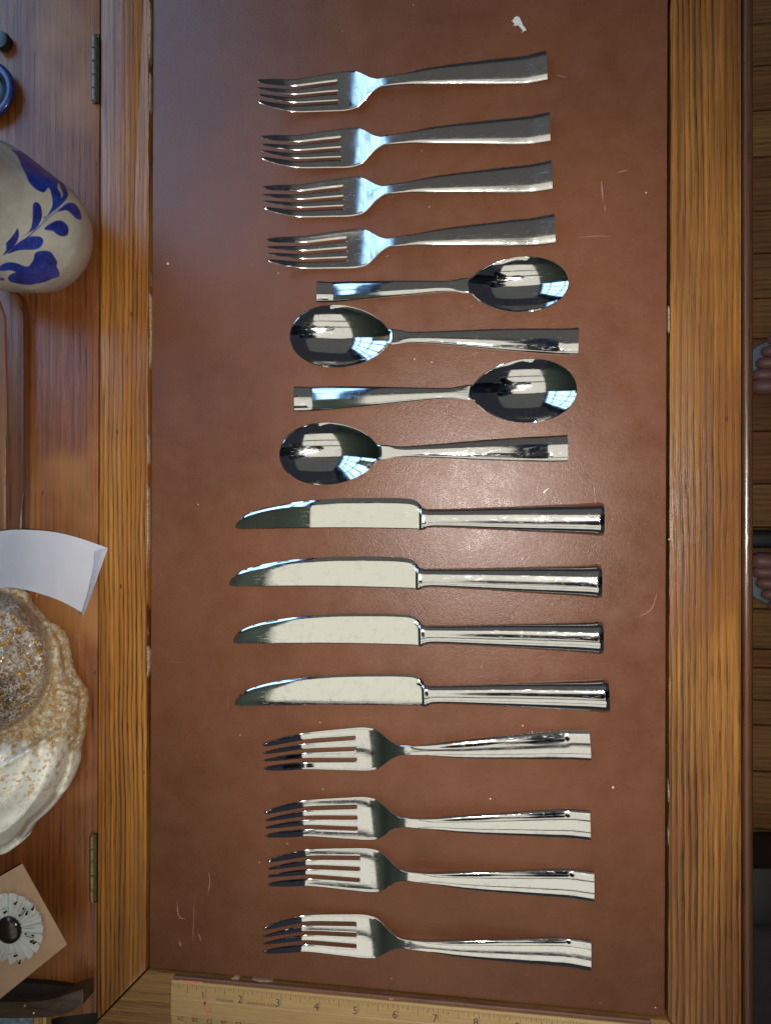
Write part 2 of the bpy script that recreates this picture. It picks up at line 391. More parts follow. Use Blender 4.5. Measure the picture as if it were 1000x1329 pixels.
wobbly('frame_board', [(190,1261),(866,1325),(963,1421),(60,1421),(127.5,1326)], {0:1.2}, M['rail_bottom'])
wobbly('frame_board', [(870.5,-160),(961.5,-160),(962,1419),(866.8,1324)], {3:.8}, M['rail_right'], bevel=.0011)
bm = bmesh.new(); prism(bm, [at(x,y,-.003) for x,y in [(962.5,-160),(976.5,-160),(977.5,1420),(963,1420)]], -.035, -.0015, .0035, 4)
from_bm('edge_moulding', bm, M['edge'], desk, smooth=40)
pxprism('apron', [(960,-160),(968,-160),(968,1420),(960,1420)], -.16, -.036, M['edge'], desk, ztrace=0)
pxprism('lid_panel', [(-240,-160),(130,-160),(125,1316),(75,1319),(60,1327),(-240,1327)], -.010, .0004, M['lid'], desk, bevel=.0007, ztrace=.0004)
for x,y in ((-.30,-.34),(.22,-.34),(-.30,.34),(.22,.34)):
    bm = bmesh.new(); prism(bm, [(x-.02,y-.02),(x+.02,y-.02),(x+.02,y+.02),(x-.02,y+.02)], FZ, -.101, .003, 1); from_bm('leg', bm, M['edge'], desk)
# bare splinters where the edge of the left board has broken away
for pts in ([(192.5,2),(195.3,2),(196,30),(195.6,60),(194.6,84),(192.4,60),(191.4,25)], [(194,92),(196,98),(195.7,140),(194.2,146)],
            [(193.6,352),(195.4,362),(196.4,372)], [(193.2,378),(196.4,386),(197,430),(196,468),(193.6,478),(194.6,430)], [(190.6,620),(193,640),(193.3,700),(191,740)],
            [(190.5,838),(194,846),(194.4,866),(191,880)], [(191,560),(192.8,566),(192.8,600),(191.2,604)], [(868.6,668),(871,672),(871.3,704),(868.8,700)],[(866.4,396),(868.4,400),(868.6,432),(866.6,428)],
            [(868,880),(869.8,884),(869.6,905)],[(300,1270),(306,1268),(311,1271),(305,1273)],[(326,1271),(348,1272.6),(354,1275),(338,1275)],[(866,1010),(868.6,1030),(867,1042)],[(866,1075),(868,1080),(867,1098)]):
    pxprism('bare_wood_splinter', pts, -.002, RT+.0005, M['chip'], desk, bevel=.0002, seg=1, ztrace=RT)
# scuffs and scratches on the leather
def streak(pts, wpx, mat, name='scratch', z=.00012):
    bm = bmesh.new(); P = [np.array(p,float) for p in catmull(pts,5,False)]; n = len(P); L=[];R=[]
    for i,p in enumerate(P):
        d = P[min(i+1,n-1)]-P[max(i-1,0)]; d /= np.linalg.norm(d); q = np.array([-d[1],d[0]])
        ww = wpx*.5*math.sin(math.pi*min(max(i/(n-1),.06),.94))**.6*(.7+.6*random.random())
        L.append(bm.verts.new(at(*(p+q*ww),z))); R.append(bm.verts.new(at(*(p-q*ww),z)))
    for i in range(n-1): bm.faces.new((L[i],L[i+1],R[i+1],R[i]))
    o = from_bm(name, bm, mat, desk)
    return o
for pts,wd,m in (([(230,1170),(231,1186),(236,1192)],1.3,'scuff'), ([(231,1192),(241,1192.5)],1.2,'scuff'), ([(252,1175),(250,1222)],.8,'scuff'), ([(271,1132),(272,1146),(270,1160)],1.0,'scuff'),
                 ([(233,1222),(234,1229)],2.4,'scuff'), ([(258,1212),(261,1222)],1.2,'scuff'), ([(780,235),(782,262)],1.2,'scuffblue'), ([(784,266),(785,274)],1.0,'scuffblue'),
                 ([(750,308),(775,306),(790,307)],.7,'scuff'), ([(800,224),(815,220)],.8,'scuff'), ([(704,640),(712,633)],1.0,'button'), ([(722,97),(734,100)],.9,'scuffblue'),
                 ([(770,626),(772,652)],.8,'scuff'), ([(830,800),(845,790),(852,770)],.8,'scuff'),([(500,333),(505,331)],1.0,'scuffblue')):
    streak(pts, wd, M[m])
for x,y,r in ((218,342,1.8),(795,1022,1.5),(636,1037,1.3),(678,942,1),(560,470,.9),(850,1308,.9),(538,466,1),(838,250,.9),(690,950,.8),(868,700,1.2)):
    bm = bmesh.new(); c = at(x,y,0); bmesh.ops.create_icosphere(bm, subdivisions=1, radius=r*.00046)
    bmesh.ops.scale(bm, vec=(1,1.3,.5), verts=bm.verts); bmesh.ops.translate(bm, vec=c+Vector((0,0,.0002)), verts=bm.verts); from_bm('crumb', bm, M['flake'], desk)
# hinges
def hinge(x, y0, y1, mat, dark):
    h = 'hinge'
    base = pxprism(h, [(x-1,y0-2),(x+7,y0-2),(x+7,y1+2),(x-1,y1+2)], -.004, .0012, M['gap'], desk, ztrace=.0012)
    n = 5; ys = np.linspace(y0,y1,n+1)
    for k in range(n):
        bm = bmesh.new(); a = at(x+1.5,ys[k]+.5,.0022); b = at(x+1.5,ys[k+1]-.5,.0022)
        tube(bm, [a, a+(b-a)*.04, a+(b-a)*.96, b], [.0017,.00205,.00205,.0017], 12); from_bm('hinge_knuckle', bm, mat, base, smooth=40)
    bm = bmesh.new(); p = at(x+1.5,y1+1.5,.0022); q = at(x+1.5,y0-1.5,.0022); tube(bm, [p,q], .0010, 8); from_bm('hinge_pin', bm, mat, base)
    pxprism('hinge_leaf', [(x+4,y0),(x+6.3,y0),(x+6.3,y1),(x+4,y1)], .0013, .0017, dark, base, ztrace=.0017)
hinge(121.5, 46, 132, M['brassdark'], M['brassdark']); hinge(118.5, 1084, 1170, M['brass'], M['brassdark'])

# ------------------------------------------------------------------ cutlery
def place(name, tip, end, cat, label, group, ztip=0.0, zend=0.0, tilt=0):
    a = at(*tip, ztip); b = at(*end, zend); a.z = b.z = 0
    r = empty(name, a, label=label, cat=cat, group=group)
    r.rotation_euler = (tilt, 0, math.atan2(b.y-a.y, b.x-a.x))
    return r, (b-a).length
def split_mesh(V, Fs, parts, prefix, mats, sharp=38):
    """one smooth surface cut into parts that keep its normals"""
    bm = bmesh.new(); vs = [bm.verts.new(v) for v in V]; lay = bm.faces.layers.int.new('part')
    for f,p in zip(Fs, parts):
        if len(set(f)) < 3: continue
        try: q = bm.faces.new([vs[i] for i in dict.fromkeys(f)])
        except ValueError: continue
        q[lay] = p
    bmesh.ops.remove_doubles(bm, verts=bm.verts, dist=2e-6)
    loose = [v for v in bm.verts if not v.link_faces]; bmesh.ops.delete(bm, geom=loose, context='VERTS')
    bmesh.ops.recalc_face_normals(bm, faces=bm.faces)
    me = bpy.data.meshes.new('tmp'); bm.to_mesh(me); bm.free()
    me.shade_smooth(); me.set_sharp_from_angle(angle=math.radians(sharp))
    cn = [tuple(c.vector) for c in me.corner_normals]; pa = [d.value for d in me.attributes['part'].data]
    out = {}
    for pid in sorted(set(pa)):
        idx = {}; vv = []; ff = []; nn = []
        for poly in me.polygons:
            if pa[poly.index] != pid: continue
            f = []
            for li, vi in zip(poly.loop_indices, poly.vertices):
                if vi not in idx: idx[vi] = len(vv); vv.append(tuple(me.vertices[vi].co))
                f.append(idx[vi]); nn.append(cn[li])
            ff.append(f)
        m2 = bpy.data.meshes.new(prefix[pid]); m2.from_pydata(vv, [], ff); m2.shade_smooth()
        m2.normals_split_custom_set(nn); m2.materials.append(mats[pid]); out[pid] = m2
    bpy.data.meshes.remove(me)
    return out
def lane_surface(lanes, rows, top, thick):
    """lanes: list of f(s)->(ylo,yhi,open_lo,open_hi); returns V,F,laneid,s"""
    V=[];Fc=[];info=[]
    NC = 7
    for li, lf in enumerate(lanes):
        grid=[]
        for s in rows:
            lo,hi,ol,oh = lf(s); wd = hi-lo; e = min(.00045, wd*.28)
            ys = np.concatenate([[lo], np.linspace(lo+e, hi-e, NC-2), [hi]])
            tt=[];bb=[]
            th = thick(s)
            for k,y in enumerate(ys):
                z = top(s,y)
                if k==0: z -= e*.7*ol
                if k==NC-1: z -= e*.7*oh
                tt.append(len(V)); V.append((s,y,z))
            yb_ = [lo+.0004*ol*min(1,wd/.003)]+list(ys[1:-1])+[hi-.0004*oh*min(1,wd/.003)]
            for k,y in enumerate(yb_):
                z = top(s,y)-th
                if k==0: z += e*.7*ol
                if k==NC-1: z += e*.7*oh
                bb.append(len(V)); V.append((s,y,z))
            grid.append((tt,bb,ol,oh))
        for i in range(len(rows)-1):
            T0,B0,ol0,oh0 = grid[i]; T1,B1,ol1,oh1 = grid[i+1]; sm=(rows[i]+rows[i+1])/2
            for k in range(NC-1):
                Fc.append((T0[k],T1[k],T1[k+1],T0[k+1])); info.append((li,sm))
                Fc.append((B0[k],B0[k+1],B1[k+1],B1[k])); info.append((li,sm))
            if ol0 > .01 or ol1 > .01: Fc.append((T0[0],B0[0],B1[0],T1[0])); info.append((li,sm))
            if oh0 > .01 or oh1 > .01: Fc.append((T0[-1],T1[-1],B1[-1],B0[-1])); info.append((li,sm))
        T,B,_,_ = grid[0]; Fc.append(tuple(T+B[::-1])); info.append((li,rows[0]))
        T,B,_,_ = grid[-1]; Fc.append(tuple((T+B[::-1])[::-1])); info.append((li,rows[-1]))
    return V,Fc,info
def handle_camber(y, w, amt):
    return -amt*w*(abs(y)/max(w,1e-4))**3.0
def make_fork(L, whead, wend, wneck, mat, names, ztip=.016, slot=.280):
    root, sh, nk, fold = slot*L, .335*L, .425*L, .935*L
    W = pchip([0,.10*L,root*.92,root+.02*L,sh,.350*L,.370*L,.395*L,nk*1.01,.50*L,.60*L,.75*L,fold,L],
              [whead*.66,whead*.82,whead*.97,whead,whead*.955,whead*.86,whead*.66,whead*.39,wneck,wneck*1.12,wend*.56,wend*.76,wend*.975,wend])
    Z = pchip([0,.06*L,.13*L,.22*L,.30*L,.345*L,.385*L,.43*L,.48*L,.56*L,.66*L,.80*L,fold,L],
              [ztip,ztip*.60,ztip*.27,.0032,.0024,.0032,.0056,.0078,.0088,.0091,.0082,.0057,.0034,.0030])
    TH_ = pchip([0,.2*L,.35*L,nk,.6*L,.9*L,L],[.0009,.0012,.0016,.0030,.0026,.0020,.0020])
    def top(s,y):
        w_ = float(W(s)); a = float(np.clip((s-.44*L)/(.12*L),0,1)); a = a*a*(3-2*a)
        head = (1-a)*.0009*(y/whead)**2
        zz_ = float(Z(min(s,fold)))+max(0,s-fold)*.17
        return zz_+head+handle_camber(y,w_,.17)*a
    g0 = whead*.070; r = g0*1.15
    def lane(k):
        def f(s):
            w_ = float(W(s)); c = (k+.5)*w_/2
            if s >= root: return (k*w_/2,(k+1)*w_/2, 1.0 if k==-2 else 0.0, 1.0 if k==1 else 0.0)
            g = g0*(1+.22*(1-s/root)**1.3) if s < root-r else g0*math.sqrt(max(0,1-((s-(root-r))/r)**2))
            o = min(1,g/g0)
            lo = k*w_/2+(g if k>-2 else 0); hi = (k+1)*w_/2-(g if k<1 else 0)
            if s < .05*L:       # pointed, rounded tips
                q = (.05*L-s)/(.05*L); hw = (hi-lo)/2*(1-.50*q**1.6); m = (lo+hi)/2
                if k==-2: m = lo+(hi-lo)/2+ (hi-lo)*.05*q
                if k==1: m = hi-(hi-lo)/2-(hi-lo)*.05*q
                lo,hi = m-hw,m+hw
            if s < .0012:
                hw=(hi-lo)/2; m=(hi+lo)/2; q=math.sqrt(max(.12,1-(1-s/.0012)**2)); lo,hi=m-hw*q,m+hw*q
            return (lo,hi,1.0 if k==-2 else o,1.0 if k==1 else o)
        return f
    rows = sorted(set([0,.0002,.0006,.0012]+list(np.linspace(.002,root-r*1.01,16))+list(root-r+r*np.array([0,.3,.55,.75,.88,.96,.995,1.0]))+list(np.linspace(root+.001,sh,6))+list(np.linspace(sh+.0015,.46*L,16))+list(np.linspace(.48*L,fold-.005,22))+list(fold+np.array([-.0022,-.0009,.0009,.0022]))+list(np.linspace(fold+.005,L,4))))
    V,Fc,info = lane_surface([lane(k) for k in (-2,-1,0,1)], rows, top, lambda s: float(TH_(s)))
    parts = [li if s < root-1e-6 else (4 if s < nk*1.04 else 5) for li,s in info]
    nm = {0:'tine',1:'tine',2:'tine',3:'tine',4:'head',5:'handle'}
    return split_mesh(V,Fc,parts,nm,{i:mat for i in nm})
def make_spoon(L, lb, W0, wend, wneck, mat, depth=.0078):
    fold=.945*L; a = lb/2
    wn = pchip([0,lb*.55,lb*.85,lb*1.03,lb*1.22,lb*1.55,.75*L,fold,L],[0,.0001,wneck*1.1,wneck*1.45,wneck,wneck*1.3,wend*.80,wend*.98,wend])
    def W(s):
        t = (s-a)/a
        wb = W0*(max(0,1-abs(t)**(2.15 if t<0 else 1.75)))**(.5) if abs(t)<1 else 0
        wb *= 1-.05*t
        return max((wb**5+float(wn(s))**5)**.2, .0002)
    Zr = pchip([0,lb*.5,lb*.9,lb*1.12,lb*1.35,.55*L,.68*L,.82*L,fold,L],[.0115,.0106,.0102,.0104,.0103,.0098,.0082,.0057,.0034,.0030])
    def top(s,y):
        w_=W(s); t=(s-a)/(a*1.02); r2 = t*t+(y/(W0*1.0))**2
        b = max(0,1-r2)
        al = float(np.clip((s-lb*1.05)/(.12*L),0,1)); al=al*al*(3-2*al)
        zz_ = float(Zr(min(s,fold)))+max(0,s-fold)*.17
        return zz_-depth*b**.92+handle_camber(y,w_,.17)*al
    rows = sorted(set([a*(1-math.cos(q)) for q in np.linspace(0,math.pi*.93,34)]+list(np.linspace(lb*.99,lb*1.25,10))+list(np.linspace(lb*1.28,fold-.005,22))+list(fold+np.array([-.0022,-.0009,.0009,.0022]))+list(np.linspace(fold+.005,L,4))))
    V=[];Fc=[];info=[];NC=21;grid=[]
    for s in rows:
        w_=W(s); e=min(.0005,w_*.3); th=.0012+.0012*float(np.clip((s-lb)/(.1*L),0,1)); tt=[];bb=[]
        ys=np.concatenate([[-w_],np.linspace(-w_+e,w_-e,NC-2),[w_]])
        for k,y in enumerate(ys):
            z=top(s,y)-(e*.7 if k in (0,NC-1) else 0); tt.append(len(V)); V.append((s,y,z))
        for k,y in enumerate(ys):
            z=top(s,y)-th+(e*.7 if k in (0,NC-1) else 0); bb.append(len(V)); V.append((s,y,z))
        grid.append((tt,bb))
    for i in range(len(rows)-1):
        T0,B0=grid[i];T1,B1=grid[i+1]; sm=(rows[i]+rows[i+1])/2
        for k in range(NC-1):
            Fc.append((T0[k],T1[k],T1[k+1],T0[k+1]));Fc.append((B0[k],B0[k+1],B1[k+1],B1[k]));info+=[sm,sm]
        Fc.append((T0[0],B0[0],B1[0],T1[0]));Fc.append((T0[-1],T1[-1],B1[-1],B0[-1]));info+=[sm,sm]
    for g,s in ((grid[0],0),(grid[-1],L)): Fc.append(tuple(g[0]+g[1][::-1])); info.append(s)
    parts=[0 if s<lb*1.06 else 1 for s in info]
    return split_mesh(V,Fc,parts,{0:'bowl',1:'handle'},{0:mat,1:mat})
def make_knife(L, mat, bmat, bent=False):
    out = {}
    # blade: sharp edge is the curved +y side
    lb=.534*L
    yt = pchip([0,.006*L,.02*L,.06*L,.13*L,.22*L,.32*L,.42*L,.490*L,.520*L,.528*L,lb],[.0012,.0036,.0066,.0108,.0145,.0171,.0184,.0186,.0181,.0160,.0130,.0108])
    yb = pchip([0,.006*L,.02*L,.06*L,.3*L,.5*L,lb],[-.0008,-.0012,-.0015,-.0012,-.0004,-.0009,-.0012])
    zc = pchip([0,.03*L,.10*L,.2*L,.40*L,lb],[.0031,.0037,.0042,.0046,.0051,.0054])
    if bent: zc = pchip([0,.1*L,.2*L,.24*L,.3*L,lb],[.0004,.0029,.0054,.0059,.0060,.0056])
    rows=[0,.0006,.0014,.003]+list(np.linspace(.005,lb,60))
    V=[];Fc=[];parts=[];grid=[];us=[0,.03,.12,.3,.5,.7,.90,.95,1.0]
    for s in rows:
        a,b=float(yb(s)),float(yt(s)); th=.0007; tt=[];bb=[]; wd=b-a
        for u in us:
            y=a+wd*u; dz = -.00035 if u<.02 else 0
            if u>.90: dz=-(u-.90)/.10*.0005*min(1,wd/.008)
            tip=-.9*max(0,1-s/(.12*L))**2*.0012
            z=float(zc(s))+dz-.00020*((u-.45)/.5)**2*min(1,wd/.01)
            tt.append(len(V));V.append((s,y,z+.0007+tip*0))
        for u in us:
            y=a+wd*u; dz=.0004 if (u<.02) else 0
            if u>.90: dz=(u-.90)/.10*.0003
            bb.append(len(V));V.append((s,y,float(zc(s))-.0006+dz*.8))
        grid.append((tt,bb))
    for i in range(len(rows)-1):
        T0,B0=grid[i];T1,B1=grid[i+1]
        for k in range(len(us)-1):
            Fc.append((T0[k],T1[k],T1[k+1],T0[k+1]));Fc.append((B0[k],B0[k+1],B1[k+1],B1[k]))
        Fc.append((T0[0],B0[0],B1[0],T1[0]));Fc.append((T0[-1],T1[-1],B1[-1],B0[-1]))
    for g in (grid[0],grid[-1]): Fc.append(tuple(g[0]+g[1][::-1]))
    out[0]=split_mesh(V,Fc,[0]*len(Fc),{0:'blade'},{0:bmat},30)[0]
    # handle: rounded box sections, flat low facet towards -y
    V=[];Fc=[];rings=[];N=36
    S=[.522,.525,.529,.533,.538,.544,.553,.565,.60,.66,.72,.78,.84,.90,.95,.975,.985,.989,.993,.997,1.0]
    wf=pchip([.522,.529,.538,.544,.565,.70,.85,.975,.989,1.0],[.0068,.0072,.0064,.0059,.0058,.0068,.0083,.0098,.0102,.0098])
    hf=pchip([.522,.529,.538,.550,.60,.75,.90,.975,.989,1.0],[.0020,.0028,.0024,.0027,.0029,.0038,.0060,.0076,.0078,.0073])
    yc=pchip([.522,.54,.565,.7,1.0],[.0052,.0055,.0058,.0056,.0052])
    cz=pchip([.522,.55,.6,.75,.9,1.0],[.0054,.0055,.0056,.0060,.0070,.0078])
    for q in S:
        w_,h_=float(wf(q)),float(hf(q)); ring=[]
        for k in range(N):
            t=2*math.pi*k/N; c,s_=math.cos(t),math.sin(t)
            y=math.copysign(abs(c)**(2/2.7),c)*w_; z=math.copysign(abs(s_)**(2/2.0),s_)*h_
            ring.append(len(V)); V.append((q*L,float(yc(q))+y,float(cz(q))+z))
        rings.append(ring)
    for A,B in zip(rings,rings[1:]):
        for k in range(N): Fc.append((A[k],A[(k+1)%N],B[(k+1)%N],B[k]))
    ps=[]
    for i in range(len(rings)-1):
        qm=(S[i]+S[i+1])/2; ps+= [1 if qm<.546 else (2 if qm<.9871 else 3)]*N
    Fc.append(tuple(rings[0][::-1])); ps.append(1)
    # slightly dished butt
    w_,h_=float(wf(1)),float(hf(1)); inner=[]
    for k in range(N):
        x,y,z=V[rings[-1][k]]; inner.append(len(V)); V.append((x-.0008,float(yc(1))+(y-float(yc(1)))*.86,float(cz(1))+(z-float(cz(1)))*.80))
    for k in range(N): Fc.append((rings[-1][k],rings[-1][(k+1)%N],inner[(k+1)%N],inner[k])); ps.append(3)
    Fc.append(tuple(inner)); ps.append(3)
    o2=split_mesh(V,Fc,ps,{1:'bolster',2:'handle',3:'butt_cap'},{1:mat,2:M['knifehandle'],3:mat},42); out.update(o2)
    return out
def put(root, meshes, names, scale=1.0):
    for k,me in meshes.items():
        o = bpy.data.objects.new(names[k], me); COL.objects.link(o); o.parent = root
    root.scale = (scale,scale,scale)
FN={0:'tine',1:'tine',2:'tine',3:'tine',4:'head',5:'handle'}
def run(kind, items, ztip, zend, mk, names, cat, group, px):
    mesh=None
    for tip,end,label in items:
        r,L = place(kind, tip, end, cat, label, group, ztip, zend)
        if mesh is None: L0=L; mesh=mk(L)
        put(r, mesh, names, L/L0); r.rotation_euler.x = random.uniform(-.018,.018)
PX=.000493   # metres per photo pixel on the desk
run('salad_fork', [((335,118),(709,86),'topmost small fork, nearest the pale fleck at the top of the leather'),
     ((339.5,191),(713,165.5),'second small fork from the top, below the topmost fork'),
     ((342.5,256.5),(715.5,228),'third small fork from the top, between second fork and the one above teaspoon'),
     ((347.5,324.5),(719.5,297.5),'lowest of the four small forks, just above the small teaspoon')],
     .015, .002, lambda L: make_fork(L,25.5*PX,18.5*PX,5.6*PX,M['satin'],FN,ztip=.015,slot=.274), FN, 'fork', 'small satin forks laid in the upper rows',0)
run('dinner_fork', [((343,983),(765,966.5),'large polished fork directly below the lowest knife'),
     ((345,1070),(765,1070.5),'second large polished fork below the knives, wide gap above it'),
     ((348,1134),(770,1150),'third large polished fork, close beneath another fork'),
     ((343,1221),(766,1239.5),'lowest large polished fork, nearest the wooden ruler')],
     .017, .002, lambda L: make_fork(L,28.5*PX,19*PX,6*PX,M['steel'],FN,ztip=.017), FN, 'fork', 'large polished forks laid in the lower rows',0)
SN={0:'bowl',1:'handle'}
run('teaspoon', [((737,368),(412,379),'smallest spoon, bowl pointing right, just below the small forks')], .009,.002,
    lambda L: make_spoon(L,124*PX*.97,34*PX,13.5*PX,6.3*PX,M['steel'],.0082), SN, 'spoon', None,0)
run('tablespoon', [((377.5,436),(750,443),'upper spoon with bowl pointing left, under the smallest spoon'),
     ((748,506),(383,518),'larger spoon with bowl pointing right, between two left-pointing spoons'),
     ((364,591),(736,582),'lowest spoon, bowl pointing left, just above the knives')], .009,.002,
    lambda L: make_spoon(L,133*PX*.97,40*PX,16.5*PX,6.5*PX,M['steel'],.0095), SN, 'spoon', 'larger spoons in the middle rows',0)
KN={0:'blade',1:'bolster',2:'handle',3:'butt_cap'}
KM=None
for (tip,end,label,tilt) in (((305,684),(782,685),'topmost knife, directly under the spoons, dark reflection over half its blade',.0),
     ((299,758),(779,766),'second knife from the top, its tip reaching farthest left',.0),
     ((304,832),(781,838),'third knife from the top, with a pale grey patch near its tip',.0),
     ((306,913),(789,914),'lowest knife, directly above the large polished forks',.0)):
    r,L = place('table_knife', tip, end, 'knife', label, 'table knives in the middle rows', .002, .007)
    if KM is None: L0=L; KM=make_knife(L,M['steel'],M['blade'])
    put(r, make_knife(L0,M['steel'],M['blade'],True) if 'topmost' in label else KM, KN, L/L0)
    r.rotation_euler.x = random.uniform(-.02,.02)

# ------------------------------------------------------------------ pale fleck
bm=bmesh.new()
prism(bm,[at(640+x*.08,y*.08,0) for x,y in [(300,345),(345,290),(375,262),(425,285),(455,350),(475,430),(540,480),(530,500),(500,500),(455,540),(480,495),(440,455),(400,410),(320,420),(350,385)]],.0001,.0009,.0003,1)
tag(from_bm('pale_fleck',bm,M['flake']),'small whitish torn fleck lying on the leather above the top fork','fleck')

# ------------------------------------------------------------------ ruler
R0 = at(222,1272,.004); R0.z=0
ruler = empty('wooden_ruler', (R0.x,R0.y,RT), label='worn wooden inch ruler with red pen marks along the bottom of the frame', cat='ruler')
rx, ry = at(222,1290,.005).x, R0.y; RW=1.22*IN; RH=.0042; RL=12.0*IN
bm=bmesh.new()
prof=[(0,RT),(0,RT+.0034),(-.0014,RT+.0038),(-.0105,RT+.0046),(-.0109,RT+.0041),(-.0115,RT+.0046),(-RW+.0085,RT+.0046),(-RW+.008,RT+.0042),(-RW,RT+.0030),(-RW,RT)]
A=[bm.verts.new((rx,ry+y,z)) for y,z in prof]; B=[bm.verts.new((rx+RL,ry+y,z)) for y,z in prof]
bm.faces.new(A); bm.faces.new(B[::-1])
for k in range(len(prof)): bm.faces.new((A[k],A[(k+1)%len(prof)],B[(k+1)%len(prof)],B[k]))
from_bm('body',bm,M['ruler'],ruler)
t=NT('edge_strip'); n=t.noise(t.coord((30,500,30)),1,4,.6)
M['strip']=t.done(t.mix(t.ramp(n,.35,.65),(.16,.065,.035),(.09,.04,.022)),.5)
bm=bmesh.new(); prism(bm,[(rx+.001,ry+.0002),(rx+RL,ry+.0002),(rx+RL,ry+.0024),(rx+.001,ry+.0024)],RT,RT+.0030,.0005,1); from_bm('edge_strip',bm,M['strip'],ruler)
def rz(y):  # height of ruler face at offset y below its top edge
    if y<.0014: return RT+.0034+.0004*y/.0014
    if y<.0105: return RT+.0038+.0008*(y-.0014)/.0091
    if y<RW-.0085: return RT+.0046
    return RT+.0042-.0012*(y-(RW-.008))/.008
bm=bmesh.new()
def quad(x,y0,y1,wd,up=.00006):
    v=[bm.verts.new(p) for p in ((rx+x-wd/2,ry-y0,rz(y0)+up),(rx+x-wd/2,ry-y1,rz(y1)+up),(rx+x+wd/2,ry-y1,rz(y1)+up),(rx+x+wd/2,ry-y0,rz(y0)+up))]; bm.faces.new(v)
off=.0
for i in range(1,16*12):
    L_ = .0112 if i%16==0 else (.0066 if i%8==0 else (.0046 if i%4==0 else (.0036 if i%2==0 else .0026)))
    L_ *= (.92+.16*random.random())
    quad(i*IN/16-.0012,.0015,min(L_,.0100) if i%16 else .0092,.00026)
for i in range(1,300):
    L_=.0048 if i%10==0 else (.0036 if i%5==0 else .0024)
    quad(i*.001,RW-L_,RW-.0003,.00022)
from_bm('tick_marks',bm,M['ink'],ruler)
def text(s,x,y,size,mat,parent,rot=0,up=.00008,zf=rz,name='numeral',base=(0,0)):
    cu=bpy.data.curves.new(name,'FONT'); cu.body=s; cu.size=size; cu.align_x='CENTER'; cu.align_y='CENTER'; cu.resolution_u=2
    o=bpy.data.objects.new('tmp',cu); COL.objects.link(o); dg=bpy.context.evaluated_depsgraph_get()
    me=bpy.data.meshes.new_from_object(o.evaluated_get(dg)); bpy.data.objects.remove(o); bpy.data.curves.remove(cu)
    c,s_=math.cos(rot),math.sin(rot)
    for v in me.vertices:
        X=v.co.x*c-v.co.y*s_; Y=v.co.x*s_+v.co.y*c
        v.co=(rx+x+X, ry-y+Y, zf(y-Y)+up)
    me.materials.clear()
    return link(name,me,mat,parent)
for i in range(1,12): text(str(i),i*IN-.0032,.0078,.0068,M['ink'],ruler)
text('Westcott',1.46*IN,.0092,.0030,M['ink'],ruler,name='maker_lettering')
text('HARDWOOD',2.31*IN,.0094,.0021,M['ink'],ruler,name='maker_lettering'); text('RULER',2.72*IN,.0094,.0021,M['ink'],ruler,name='maker_lettering')
for i in range(1,30): text(str(30-i),(i)*.01-.0035,RW-.0068,.0046,M['ink'],ruler,rot=math.pi,name='numeral')
def pen(pts,wd):
    bm=bmesh.new(); P=catmull(pts,6,False); n=len(P); Lv=[];Rv=[]
    for i,p in enumerate(P):
        d=P[min(i+1,n-1)]-P[max(i-1,0)]; d=d/np.linalg.norm(d); q=np.array([-d[1],d[0]])*wd*.5*(.6+.8*random.random())
        a=at(*(p+q),RT+.0046); b=at(*(p-q),RT+.0046)
        Lv.append(bm.verts.new((a.x,a.y,rz(ry-a.y)+.00011))); Rv.append(bm.verts.new((b.x,b.y,rz(ry-b.y)+.00011)))
    for i in range(n-1): bm.faces.new((Lv[i],Lv[i+1],Rv[i+1],Rv[i]))
    from_bm('red_pen_mark',bm,M['red'],ruler)
pen([(256,1297),(262,1295),(267,1298),(265,1304)],1.6); pen([(265,1300),(266,1308),(269,1314),(268,1320)],2.8); pen([(272,1305),(273,1311),(270,1314)],2.2); pen([(232,1274.5),(246,1276),(262,1277)],1.8); pen([(245,1278),(250,1279),(254,1277)],1.2)
pen([(504,1298.5),(510,1299)],1.4)

# ------------------------------------------------------------------ stoneware crock
def inside(poly, X, Y):
    """signed distance-like mask of points in polygon (px); positive inside"""
    P=np.array(poly,float); n=len(P); ins=np.zeros(len(X),bool); dm=np.full(len(X),1e9)
    for i in range(n):
        x0,y0=P[i]; x1,y1=P[(i+1)%n]
        c=((y0>Y)!=(y1>Y))&(X<(x1-x0)*(Y-y0)/((y1-y0) if y1!=y0 else 1e-9)+x0); ins^=c
        dx,dy=x1-x0,y1-y0; tt=np.clip(((X-x0)*dx+(Y-y0)*dy)/(dx*dx+dy*dy+1e-9),0,1)
        dm=np.minimum(dm,np.hypot(X-x0-tt*dx,Y-y0-tt*dy))
    return np.where(ins,dm,-dm)
ZC=.045
outl=[(-85,330),(-60,368),(-10,380),(28,382),(50,379),(72,366),(90,346),(104,320),(110,290),(108,264),(99,245),(80,229),(58,212),(34,194),(10,183),(-30,182),(-70,215),(-92,270)]
cc=at(5,285,ZC)
O=[at(p[0],p[1],ZC) for p in catmull(outl,10)]
NA=320
ang=np.array([math.atan2(p.y-cc.y,p.x-cc.x) for p in O]); rad=np.array([math.hypot(p.x-cc.x,p.y-cc.y) for p in O])
od=np.argsort(ang); ang=ang[od]; rad=rad[od]
phis=np.linspace(-math.pi,math.pi,NA,endpoint=False); Rr=np.interp(phis,ang,rad,period=2*math.pi)
rm=float(np.mean(Rr))
pf=[(0,0),(.60,0),(.70,.0015),(.74,.004),(.84,.014),(.94,.028),(.99,.040),(1.0,.046),(.99,.053),(.94,.062),(.84,.071),(.74,.079),(.66,.090),(.62,.105),(.61,.130),(.62,.160),(.65,.180),(.68,.186),(.68,.190),(.63,.191),(.60,.186),(.57,.160),(.56,.12),(.58,.095),(.7,.07),(.6,.03),(.5,.015),(0,.012)]
